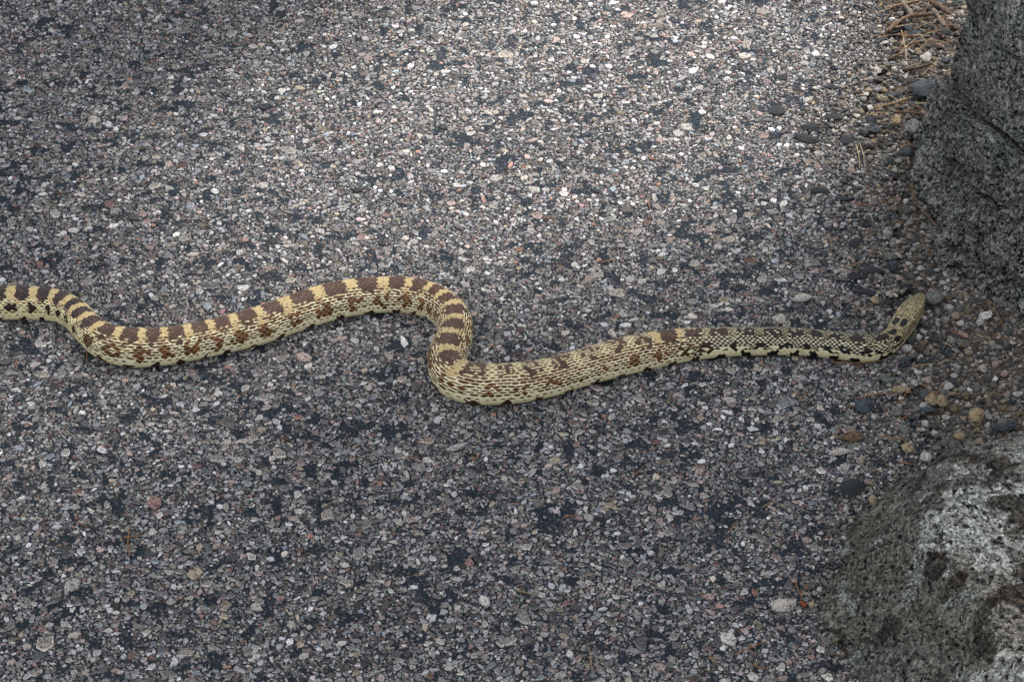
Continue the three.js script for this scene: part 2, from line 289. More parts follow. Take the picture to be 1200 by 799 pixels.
{
  const x0 = -0.86, x1 = 0.62, z0 = -0.92, z1 = 0.66, cell = 0.0005, nx = Math.ceil((x1 - x0) / cell), nz = Math.ceil((z1 - z0) / cell), taken = new Uint8Array(nx * nz);
  const free = (x, z, r) => {
    for (const [a, b] of [[0, 0], [1, 0], [-1, 0], [0, 1], [0, -1], [0.7, 0.7], [-0.7, 0.7], [0.7, -0.7], [-0.7, -0.7]]) { const i = Math.floor((x + a * r - x0) / cell), j = Math.floor((z + b * r - z0) / cell); if (i < 0 || j < 0 || i >= nx || j >= nz || taken[j * nx + i]) return false; }
    return true;
  };
  const fill = (x, z, r, q, turn) => {
    const c = Math.cos(turn), s = Math.sin(turn), n = Math.ceil(r / cell), I = Math.floor((x - x0) / cell), J = Math.floor((z - z0) / cell);
    for (let b = -n; b <= n; b++) for (let a = -n; a <= n; a++) { const X = a * cell, Z = b * cell, u = X * c - Z * s, v = X * s + Z * c; if (u * u + (v * v) / (q * q) < r * r) { const i = I + a, j = J + b; if (i >= 0 && j >= 0 && i < nx && j < nz) taken[j * nx + i] = 1; } }
  };
  const area = (x1 - x0) * (z1 - z0);
  for (const [rMin, rMax, perM2, need] of [[0.0060, 0.0085, 60, 9], [0.0045, 0.006, 420, 9], [0.0032, 0.0045, 3200, 0.36], [0.0023, 0.0032, 14000, 0.30], [0.0016, 0.0023, 60000, 0.30], [0.0011, 0.0016, 200000, 0.27], [0.0008, 0.0011, 320000, 0.24]]) {
    for (let n = Math.round(perM2 * area); n > 0; n--) {
      const x = lerp(x0, x1, R()), z = lerp(z0, z1, R()), r = lerp(rMin, rMax, R() ** 1.6);
      if (x > edgeX(z) - r * 0.4) continue;
      const out = Math.max(0, -0.66 - x, -0.72 - z, z - 0.5);           // thins out past the picture, where the binder's own grit takes over
      if (out > 0 && R() < out / 0.2) continue;
      const tar = fbm(x * 84 + 5, z * 84, 3, 3);
      if (tar > need) continue;
      if (!free(x, z, r * 0.62)) continue;
      const turn = R() * Math.PI * 2; fill(x, z, r * 0.95, 0.72, turn);
      chips.push({ x, z, r, turn, h: 0.0004 + r * (0.10 + 0.24 * R()), tx: (R() - 0.5) * 0.22, tz: (R() - 0.5) * 0.22, kind: Math.floor(R() * CHIPS.length), c: stoneColor(R), s: 0.85 + 0.3 * R() });
    }
  }
}
{
  const e = new THREE.Euler(), q = new THREE.Quaternion(), m = new THREE.Matrix4(), v = new THREE.Vector3(), s = new THREE.Vector3();
  const pose = (c) => { e.set(c.tx, c.turn, c.tz, 'YXZ'); q.setFromEuler(e); v.set(c.x, 0, c.z); s.set(c.r * c.s * 1.16, c.h, c.r * 1.16); return m.compose(v, q, s); };
  const seen = (c) => { const [x, y] = PX(c.x, c.z); return x > 5 && x < 1190 && y > 5 && y < 794; };
  const order = chips.filter((c) => c.r > 0.0032 && seen(c)).sort((a, b) => b.r / Math.hypot(b.x, b.z - 1.92, 1.5) - a.r / Math.hypot(a.x, a.z - 1.92, 1.5)).slice(0, 290);
  const single = new Set(order), tones = STONE.map((c) => { const k = chipMat.clone(); k.color.setRGB(...rgb(c[0], c[1], c[2])); return k; });
  const rr = rng(77);
  for (const c of order) {
    let w = rr() * STONE_SUM, n = 0; while ((w -= STONE[n][3]) > 0 && n < STONE.length - 1) n++;
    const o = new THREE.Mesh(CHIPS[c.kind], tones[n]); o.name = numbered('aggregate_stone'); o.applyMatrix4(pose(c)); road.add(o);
  }
  for (let k = 0; k < CHIPS.length; k++) {
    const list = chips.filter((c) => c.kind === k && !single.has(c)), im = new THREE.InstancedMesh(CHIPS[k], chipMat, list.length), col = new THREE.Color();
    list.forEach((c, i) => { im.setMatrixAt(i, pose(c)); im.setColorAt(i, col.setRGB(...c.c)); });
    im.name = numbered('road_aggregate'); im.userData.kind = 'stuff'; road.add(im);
  }
  console.log('chips', chips.length);
}

// ------------------------------------------------------------------ gravel of the verge
function pebble(seed, flat = 0.7, rough = 0.34) {
  const r = rng(seed), g = new THREE.IcosahedronGeometry(1, 2), p = g.attributes.position, o = r() * 50, cut = Array.from({ length: 9 }, () => { const v = new THREE.Vector3(r() - 0.5, r() - 0.5, r() - 0.5).normalize(); return [v, 0.52 + 0.34 * r()]; });
  const v = new THREE.Vector3();
  for (let i = 0; i < p.count; i++) {
    v.fromBufferAttribute(p, i); let k = 1 + rough * noise(v.x * 1.7 + o, v.y * 1.7, v.z * 1.7) + 0.07 * noise(v.x * 5 + o, v.y * 5, v.z * 5);
    for (const [n, d] of cut) { const q = n.dot(v); if (q * k > d) k = d / q; }
    p.setXYZ(i, v.x * k, v.y * k * flat, v.z * k * (0.72 + 0.02 * seed % 0.2));
  }
  g.computeVertexNormals();
  const u = g.attributes.uv, fn = g.attributes.normal;                // grain mapped across three planes
  for (let i = 0; i < p.count; i++) { const ax = Math.abs(fn.getX(i)), ay = Math.abs(fn.getY(i)) * 1.2, az = Math.abs(fn.getZ(i)), [a, b] = ay >= ax && ay >= az ? [p.getX(i), p.getZ(i)] : ax >= az ? [p.getZ(i), p.getY(i)] : [p.getX(i), p.getY(i)]; u.setXY(i, a * 0.5 + seed * 0.21, b * 0.5 + seed * 0.13); }
  // soft normals over the facets, as on a water-worn stone
  const n = g.attributes.normal; for (let i = 0; i < p.count; i++) { v.fromBufferAttribute(p, i).normalize(); n.setXYZ(i, n.getX(i) * 0.85 + v.x * 0.15, n.getY(i) * 0.85 + v.y * 0.15, n.getZ(i) * 0.85 + v.z * 0.15); } g.normalizeNormals();
  return g;
}
const PEBBLES = Array.from({ length: 8 }, (_, i) => pebble(300 + i, 0.55 + 0.05 * (i % 5)));
const pebbleMat = new THREE.MeshPhysicalMaterial({ specularIntensity: 0.5, map: grainMap, bumpMap: grainBump, bumpScale: 0.0005, roughness: 0.85 });
const GRAVEL = [[146, 141, 135, 20], [118, 116, 113, 18], [92, 92, 92, 13], [156, 142, 122, 8], [122, 106, 88, 4], [72, 78, 82, 10], [186, 181, 175, 12], [206, 203, 198, 6], [164, 144, 136, 6], [94, 82, 70, 3]];
const GRAVEL_SUM = GRAVEL.reduce((s, c) => s + c[3], 0);
{
  const list = [], grid = new Map(), r0 = rng(9), key = (x, z) => Math.floor(x / 0.01) * 4096 + Math.floor(z / 0.01);
  const clash = (x, z, r) => { for (let a = -1; a < 2; a++) for (let b = -1; b < 2; b++) for (const o of grid.get(key(x + a * 0.01, z + b * 0.01)) || []) if (Math.hypot(o.x - x, o.z - z) < 0.72 * (o.r + r)) return true; return false; };
  for (const [rMin, rMax, count] of [[0.0055, 0.0085, 90], [0.004, 0.0055, 600], [0.0026, 0.004, 4500], [0.0016, 0.0026, 24000], [0.0009, 0.0016, 80000]]) for (let n = 0; n < count * 2.2; n++) {
    const z = lerp(-0.85, 0.6, r0()), beyond = r0() < 0.93, d = beyond ? 0.30 * r0() ** 1.5 - 0.004 : -0.06 * r0() ** 2.2, x = edgeX(z) + d, r = lerp(rMin, rMax, r0() ** 1.5);
    if (d < -0.012 && r > 0.0036) continue;
    if (clash(x, z, r)) continue;
    const o = { x, z, r, y: (d > 0 ? -0.004 + 0.010 * smooth(0, 0.2, d) + 0.004 * fbm(x * 14, z * 14, 2, 4) : 0.0008) + r * 0.35, k: Math.floor(r0() * PEBBLES.length), a: r0() * 6.3, b: (r0() - 0.5) * 0.8, c: (r0() - 0.5) * 0.8 };
    let w = r0() * GRAVEL_SUM, g = 0; while ((w -= GRAVEL[g][3]) > 0 && g < GRAVEL.length - 1) g++; o.g = g; o.v = 0.8 + 0.4 * r0();
    list.push(o); const kk = key(x, z); if (!grid.has(kk)) grid.set(kk, []); grid.get(kk).push(o);
  }
  const e = new THREE.Euler(), q = new THREE.Quaternion(), m = new THREE.Matrix4(), v = new THREE.Vector3(), s = new THREE.Vector3();
  const pose = (c) => { q.setFromEuler(e.set(c.b, c.a, c.c, 'YXZ')); return m.compose(v.set(c.x, c.y, c.z), q, s.setScalar(c.r)); };
  const seen = (c) => { const [x, y] = PX(c.x, c.z); return x < 1196 && y > 4 && y < 794 && !(x > 1112 && y < 250) && !(x > 1060 && y > 570); };
  const single = new Set(list.filter((c) => c.r > 0.0034 && seen(c)).sort((a, b) => b.r - a.r).slice(0, 280));
  const tones = GRAVEL.map((c) => { const k = pebbleMat.clone(); k.color.setRGB(...rgb(c[0], c[1], c[2])); return k; });
  for (const c of single) { const o = new THREE.Mesh(PEBBLES[c.k], tones[c.g]); o.name = numbered('pebble'); o.applyMatrix4(pose(c)); verge.add(o); }
  for (let k = 0; k < PEBBLES.length; k++) {
    const l = list.filter((c) => c.k === k && !single.has(c)), im = new THREE.InstancedMesh(PEBBLES[k], pebbleMat, l.length), col = new THREE.Color();
    l.forEach((c, i) => { im.setMatrixAt(i, pose(c)); const t = GRAVEL[c.g]; im.setColorAt(i, col.setRGB(...rgb(clamp(t[0] * c.v, 0, 250), clamp(t[1] * c.v, 0, 250), clamp(t[2] * c.v, 0, 250)))); });
    im.name = numbered('loose_gravel'); im.userData.kind = 'stuff'; verge.add(im);
  }
  console.log('gravel', list.length);
}

// ------------------------------------------------------------------ the snake
{
  // [x, y in the photograph, width there], tail to head
  const P = [[-330, 452, 1], [-290, 432, 7], [-220, 400, 17], [-140, 372, 27], [-60, 357, 34], [0, 354, 37], [40, 354, 37], [66, 357, 36], [86, 366, 34.5], [99, 379, 35], [113, 392, 38], [131, 401, 42], [156, 405.5, 44], [195, 404, 42], [240, 396, 41], [300, 381, 42], [340, 367, 42], [380, 354, 42], [410, 347.5, 41], [445, 344, 40], [480, 345, 40], [504, 350.5, 40], [522, 361, 40], [532, 375, 40], [533, 390, 41], [527, 408, 43], [524, 424, 45], [531, 438, 46], [546, 446, 46], [566, 448.5, 46], [610, 446.5, 45], [642, 441, 43], [685, 428.5, 41], [735, 415, 42], [772, 407.5, 40], [810, 402, 36.5], [860, 399.5, 32], [900, 399, 31], [945, 400, 30], [985, 404.5, 30], [1013, 407, 30.5], [1032, 404.5, 28], [1046, 396, 25], [1055, 384, 26], [1062, 373, 27.5], [1069, 363, 25], [1075, 354.5, 18.5], [1079.5, 348, 12], [1082, 344.5, 3]];
  const mmPerPx = (px, py) => at(px, py).distanceTo(at(px + 1, py));
  const pts = P.map(([x, y, w]) => { const r = w * mmPerPx(x, y) / 2, p = at(x, y, r * 0.92 + 0.001); p.r = r; return p; });
  const curve = new THREE.CatmullRomCurve3(pts, false, 'centripetal');
  const SEG = 1500, ARC = 72, dense = 6000, S = [0], Q = [], Rr = [];
  for (let i = 0; i <= dense; i++) {
    const t = i / dense, f = t * (pts.length - 1), a = Math.min(pts.length - 2, Math.floor(f)), u = f - a, g = (k) => pts[clamp(k, 0, pts.length - 1)].r;
    const r0 = g(a - 1), r1 = g(a), r2 = g(a + 1), r3 = g(a + 2);
    Rr.push(Math.max(0.0006, 0.5 * (2 * r1 + (r2 - r0) * u + (2 * r0 - 5 * r1 + 4 * r2 - r3) * u * u + (3 * r1 - r0 - 3 * r2 + r3) * u * u * u)));
    Q.push(curve.getPoint(t)); if (i) S.push(S[i - 1] + Q[i].distanceTo(Q[i - 1]));
  }
  const L = S[dense];
  const find = (s) => { let a = 0, b = dense; while (b - a > 1) { const m = (a + b) >> 1; if (S[m] <= s) a = m; else b = m; } return [a, clamp((s - S[a]) / Math.max(1e-9, S[b] - S[a]))]; };
  const K = [0]; for (let i = 1; i <= dense; i++) K.push(K[i - 1] + (S[i] - S[i - 1]) / (0.38 * Math.max(Rr[i], 0.006)));   // scales counted along the body
  const station = (px, py) => { let b = 0, d = 1e9; for (let i = 0; i <= dense; i += 2) { const v = Q[i].clone().project(camera), x = (v.x + 1) * 600 - px, y = (1 - v.y) * 399.5 - py; if (x * x + y * y < d) { d = x * x + y * y; b = i; } } return S[b]; };
  const sA = station(113, 392), sB = station(545, 446), sC = station(760, 410), sD = station(890, 399), sN = station(1040, 400), sH = station(1056, 382);
  // the pale cross-bands over the back
  const bands = [[-46, 348], [-16, 347], [15, 347], [42, 347], [66, 350], [84, 358], [96, 368], [108, 377], [122, 388], [143, 397], [168, 398], [193, 397], [220, 392], [246, 386], [272, 380], [301, 370], [331, 359], [371, 347], [410, 339], [450, 336], [481, 337], [506, 343], [522, 354], [531, 368], [530, 386], [527, 402], [524, 424], [540, 444], [575, 440], [606, 437], [638, 430], [670, 421], [703, 412], [735, 405], [766, 400], [796, 396], [826, 394], [857, 392], [889, 391], [920, 392], [945, 394], [968, 397], [992, 400], [1016, 401]].map(([x, y]) => station(x, y));
  const cream = rgb(230, 220, 176), tan = rgb(186, 162, 112), belly = rgb(230, 222, 178);
  const tw = 2048, th = 2048, strips = 4, sh = th / strips;
  const colr = new Uint8Array(tw * th * 4), bump = new Uint8Array(tw * th * 4), deg = 180 / Math.PI, back = (c) => { c = clamp(c); return 255 * (c <= 0.0031308 ? c * 12.92 : 1.055 * c ** (1 / 2.4) - 0.055); };
  const ROW = 9;
  for (let i = 0; i < tw * strips; i++) {
    const s = i / (tw * strips - 1) * L, [a, u] = find(s), k = lerp(K[a], K[Math.min(dense, a + 1)], u), strip = Math.floor(i / tw), col = i % tw;
    let nb = 0; while (nb < bands.length - 1 && bands[nb + 1] < s) nb++;
    for (let j = 0; j < sh; j++) {
      const phi = ((j + 0.5) / sh - 0.5) * 360, big = Math.abs(phi) > 92;
      // which scale this is
      const fine = s > sH ? 0.6 : 1, rowH = s > sH ? 11 : ROW, q = phi / rowH + 0.22 * noise(s * 160, phi * 0.045, 3), jj = Math.round(q); let best = 9, second = 9, bi = 0, bj = 0, bdk = 0, bdr = 0;
      for (let o = -1; o <= 1; o++) {
        const J = jj + o, kk = (k + 0.25 * noise(s * 120, phi * 0.05, 8)) / fine + 0.5 * (J & 1), I0 = Math.round(kk);
        for (let n = -1; n <= 1; n++) { const dk = kk - (I0 + n), dr = q - J, d = 1.7 * Math.abs(dk) + 0.9 * Math.abs(dr) + 0.25 * Math.hypot(2 * dk, dr); if (d < best) { second = best; best = d; bi = I0 + n; bj = J; bdk = dk; bdr = dr; } else if (d < second) second = d; }
      }
      const edge = second - best, h1 = hash3(bi, bj, 5), h2 = hash3(bi, bj, 9), h3 = hash3(bi, bj, 23);
      const sc = s - 0.55 * bdk * 0.38 * Rr[a] * fine, pc = phi - 0.55 * bdr * rowH, ap = Math.abs(pc);            // the scale's own place
      let db = 1, gap = 1; { let m = nb; if (m + 1 < bands.length && Math.abs(bands[m + 1] - sc) < Math.abs(bands[m] - sc)) m++; db = sc - bands[m]; const o = db > 0 ? Math.min(bands.length - 1, m + 1) : Math.max(0, m - 1); gap = o === m ? 0.025 : Math.abs(bands[o] - bands[m]); }
      const f = Math.abs(db) / gap;                                                          // 0 in a pale band, 0.5 in the middle of a blotch
      const wA = 1 - smooth(sA - 0.03, sA + 0.04, sc), wC = smooth(sB - 0.04, sB + 0.05, sc) * (1 - smooth(sC - 0.06, sC + 0.04, sc)), wD = smooth(sC - 0.02, sD + 0.02, sc);
      let blotch = mix3(mix3(rgb(76, 52, 34), rgb(42, 29, 28), wA), rgb(30, 25, 23), wD), tick = mix3(mix3(rgb(64, 36, 14), rgb(32, 18, 10), wA), rgb(16, 14, 14), wD);
      let base = mix3(cream, rgb(226, 214, 158), wA), c;
      const ragged = lerp(26, 9, wA), inBack = ap + ragged * (h1 - 0.5) < 42 + 5 * (f > 0.3 ? 1 : -1), bandHalf = 0.17 + 0.06 * (h2 - 0.5) - 0.02 * wC + 0.03 * wA;
      const dash = (dk, dr, x, y) => ((dk / x) ** 2 + (dr / y) ** 2);
      if (ap > 136) { // belly plates, two rows in one
        c = base; if (hash3(Math.round(k * 0.5), phi > 0 ? 1 : 2, 77) > 0.78) c = rgb(40, 34, 30);
      } else if (ap > lerp(105, 92, wD) + 8 * (h1 - 0.5)) { // the pale lowest rows
        c = mix3(belly, rgb(214, 205, 150), 0.6 * h2);
        if (edge < 0.10) c = mix3(c, rgb(120, 118, 104), 0.75);
        const low = 0.5 - f; // dark marks stand below the blotches, between the pale bands
        if (low < 0.15 + 0.1 * (h3 - 0.5) + 0.06 * wD && ap > lerp(100, 92, wD) + 10 * h1) c = mix3(rgb(70, 44, 26), rgb(16, 14, 14), clamp(wD + wA + h2 * 0.5));
      } else if (inBack) {
        if (f < bandHalf) {
          c = mix3(tan, rgb(198, 176, 128), 0.5 * h2);
          if (wC > 0.4 || wD > 0.3) { c = mix3(c, cream, 0.5); if (dash(bdk, bdr, 0.36, 0.36) < 0.4 + 0.6 * h1 + 1.2 * wD) c = mix3(blotch, tick, h3); }
          else if ((h3 > 0.72 && dash(bdk + 0.1, bdr, 0.14, 0.22) < 1) || (ap > 24 && wA < 0.5 && dash(bdk, bdr, 0.42, 0.3) < h1)) c = mix3(tick, blotch, h2);
        } else {
          c = mix3(mix3(blotch, rgb(40, 26, 20), 0.4 * h3), rgb(112, 80, 60), 0.6 * (1 - wD * 0.8) * (1 - 0.55 * wA) * h2 * h2);
          if (edge < 0.12) c = mix3(c, rgb(22, 15, 13), 0.65);
          if (ap > 26 && wA < 0.6 && h2 > 0.35 && bdr * Math.sign(bj || 1) > 0.22) c = mix3(cream, tan, h3);
          if (wC > 0.2 && h1 < 0.6 * wC && Math.abs(bdr) > 0.3) c = mix3(cream, tan, 0.4);
          if (wD > 0.3 && h1 < 0.2 + 0.55 * smooth(10, 34, ap) && bdr > 0.24 && bdk > -0.38) c = cream;
          if (dash(bdk, bdr, 0.32, 0.12) < 1 && h3 > 0.4) c = mix3(c, rgb(130, 112, 104), 0.35 * (1 - wD));
        }
      } else {
        // flanks: pale scales with a dark dash each; blotches under the pale bands
        const side = dash(db / gap, (ap - 74) / 100, 0.33 - 0.08 * wC, 0.22 - 0.05 * wC) + 1.0 * (h1 - 0.5);
        c = mix3(base, rgb(240, 234, 204), 0.5 * h2);
        const chain = wD > 0.35 + 0.3 * (h3 - 0.5);
        const size = 0.42 + 0.9 * h1 + 0.15 * wC + 1.1 * wD - 0.35 * wA, lean = 1 - smooth(80, 104, ap) * 0.75;
        if (chain) { if (!(bdr > 0.12 && Math.abs(bdk) < 0.46 && (side > 0.8 || h2 > 0.75)) && !(ap > 74 && h1 > 0.55)) c = mix3(tick, rgb(56, 38, 26), h2 * (1 - wD)); }
        else if (side < lerp(1.15, 0.55, wA)) {
          const core = mix3(mix3(rgb(128, 82, 36), rgb(88, 54, 24), h2), tick, 0.9 * wA);
          if (wA > 0.5 ? h3 < 0.86 || dash(bdk, bdr, 0.5, 0.36) < 1 : h3 < 0.75 - 0.35 * wC && edge > 0.09) c = core;
          if (dash(bdk + 0.05, bdr, 0.44, 0.20 + 0.12 * h2) < 1) c = mix3(core, tick, 0.85);
        }
        else if (dash(bdk + 0.06 * h3, bdr + 0.12 * (h2 - 0.5), 0.47, 0.34 + 0.14 * wD) < size * lean) c = mix3(tick, rgb(104, 62, 24), h3 * 0.7 * (1 - wD));
        else if (ap < 56 && h2 > 0.55 - 0.25 * wC) c = mix3(c, rgb(150, 108, 58), 0.55);
      }
      // neck and head: olive tan, each small scale edged in black, with black spots on the nape
      const wH = smooth(sN - 0.02, sH, sc);
      if (wH > 0 && h1 < wH * 1.6) {
        const hx = (sc - sH) / 0.03;
        let hc = mix3(rgb(204, 186, 140), rgb(166, 148, 108), h2);
        if (edge < 0.30 || dash(bdk, bdr, 0.38, 0.38) < 1.0 * h3) hc = mix3(rgb(46, 38, 30), rgb(20, 17, 15), h2);
        for (const [x, y, rx, ry] of [[-0.10, 16, 0.2, 15], [-0.14, -22, 0.2, 15], [-0.72, 6, 0.2, 16], [-0.8, 52, 0.2, 13], [-1.35, 32, 0.25, 14], [-0.75, 88, 0.25, 10], [-1.4, 78, 0.3, 10], [-1.4, -18, 0.25, 16]]) if (((hx - x) / rx) ** 2 + ((phi - y) / ry) ** 2 < 1) hc = rgb(16, 14, 14);
        if (ap > 95) hc = mix3(belly, hc, 0.25 + 0.3 * h3);
        if (L - s < 0.007) hc = mix3(hc, rgb(150, 100, 46), 0.6);
        c = hc;
      }
      const ln = 0.93 + 0.1 * noise(s * 900, phi * 0.6), kx = ((strip * sh + j) * tw + col) * 4;
      colr[kx] = back(c[0] * ln); colr[kx + 1] = back(c[1] * ln); colr[kx + 2] = back(c[2] * ln); colr[kx + 3] = 255;
      let b = 60 + 190 * smooth(0, 0.5, edge) * (0.75 + 0.35 * bdk); if (!big && s < sH) b += 50 * Math.max(0, 1 - Math.abs(bdr) / 0.14);
      bump[kx] = bump[kx + 1] = bump[kx + 2] = clamp(b, 0, 255); bump[kx + 3] = 255;
    }
  }
  const tex = (d, srgb) => { const t = new THREE.DataTexture(d, tw, th, THREE.RGBAFormat); t.magFilter = t.minFilter = THREE.LinearFilter; if (srgb) t.colorSpace = THREE.SRGBColorSpace; t.needsUpdate = true; return t; };
  const skin = new THREE.MeshPhysicalMaterial({ map: tex(colr, true), bumpMap: tex(bump, false), bumpScale: 0.0005, roughness: 0.5, specularIntensity: 0.6 });

  const pos = [], uv = [], idx = [], nor = [], T = new THREE.Vector3(), side = new THREE.Vector3(), up = new THREE.Vector3(0, 1, 0), per = SEG / strips;
  const stations = []; for (let g = 0; g < strips; g++) for (let i = 0; i <= per; i++) stations.push([g, i, (g * per + i) / SEG]);
  const ring = (t) => {
    const s = t * L, [a, u] = find(s), b = Math.min(dense, a + 1), c = Q[a].clone().lerp(Q[b], u), r = lerp(Rr[a], Rr[b], u);
    T.copy(Q[Math.min(dense, a + 12)]).sub(Q[Math.max(0, a - 12)]).normalize(); side.crossVectors(T, up).normalize();
    const n = up.clone(), head = smooth(sN, sH, s), snout = smooth(L - 0.03, L, s), out = [];
    for (let j = 0; j <= ARC; j++) {
      const p = (j / ARC - 0.5) * Math.PI * 2, fx = Math.sin(p), fy = Math.cos(p);
      let X = r * 1.02 * Math.sign(fx) * Math.abs(fx) ** lerp(1, 0.92, head), Y = r * fy * lerp(0.96, 0.74, head);
      if (fy > 0) Y *= 1 + 0.05 * (1 - Math.abs(fx)) * (1 - head);                                        // a faint ridge along the spine
      if (fy < 0) Y = -r * 0.90 * lerp(1, 0.8, head) * (1 - (1 - Math.abs(fy)) ** 2.2);                    // the belly lies flat
      if (head > 0) { const brow = Math.exp(-(((Math.abs(p) * deg - 48) / 16) ** 2)) * 0.0012 * head * (1 - snout); X += Math.sign(X) * brow; Y += brow; }
      out.push(c.clone().addScaledVector(side, X).addScaledVector(n, Y));
    }
    return out;
  };
  for (const [g, i, t] of stations) ring(t).forEach((v, j) => { pos.push(v.x, v.y, v.z); uv.push((0.5 + i / per * (tw - 1)) / tw, (g * sh + 1 + j / ARC * (sh - 2)) / th); });
  for (let k = 0; k < stations.length - 1; k++) { if (stations[k][1] === per) continue; for (let j = 0; j < ARC; j++) { const a = k * (ARC + 1) + j, b = a + ARC + 1; idx.push(a, a + 1, b, a + 1, b + 1, b); } }
  const g = new THREE.BufferGeometry();
  g.setAttribute('position', new THREE.Float32BufferAttribute(pos, 3)); g.setAttribute('uv', new THREE.Float32BufferAttribute(uv, 2)); g.setIndex(idx); g.computeVertexNormals();
  { // close the seams of the strips and of the belly for the normals
    const n = g.attributes.normal, add = (a, b) => { const x = n.getX(a) + n.getX(b), y = n.getY(a) + n.getY(b), z = n.getZ(a) + n.getZ(b), l = Math.hypot(x, y, z) || 1; n.setXYZ(a, x / l, y / l, z / l); n.setXYZ(b, x / l, y / l, z / l); };
    for (let k = 0; k < stations.length - 1; k++) if (stations[k][1] === per) for (let j = 0; j <= ARC; j++) add(k * (ARC + 1) + j, (k + 1) * (ARC + 1) + j);
    for (let k = 0; k < stations.length; k++) add(k * (ARC + 1), k * (ARC + 1) + ARC);
  }
  const snake = new THREE.Group(); snake.name = 'snake'; scene.add(snake);
  tag(snake, 'cream and brown blotched snake crossing the asphalt in two loose bends', 'snake');
  const body = new THREE.Mesh(g, skin); body.name = 'body'; snake.add(body);
  const [ia] = find(L - 0.020), eyeMat = new THREE.MeshPhysicalMaterial({ color: new THREE.Color().setRGB(0.02, 0.014, 0.01), roughness: 0.12, clearcoat: 1 });
  const tt = Q[Math.min(dense, ia + 30)].clone().sub(Q[ia - 30]).normalize(), ss = new THREE.Vector3().crossVectors(tt, up).normalize();
  for (const q of [-1, 1]) { const e = new THREE.Mesh(new THREE.SphereGeometry(0.0026, 18, 12), eyeMat); e.name = numbered('eye'); e.position.copy(Q[ia]).addScaledVector(ss, q * Rr[ia] * 0.86).addScaledVector(up, Rr[ia] * 0.30); snake.add(e); }
  console.log('snake length', L.toFixed(3), 'max r', Math.max(...Rr).toFixed(4));
}

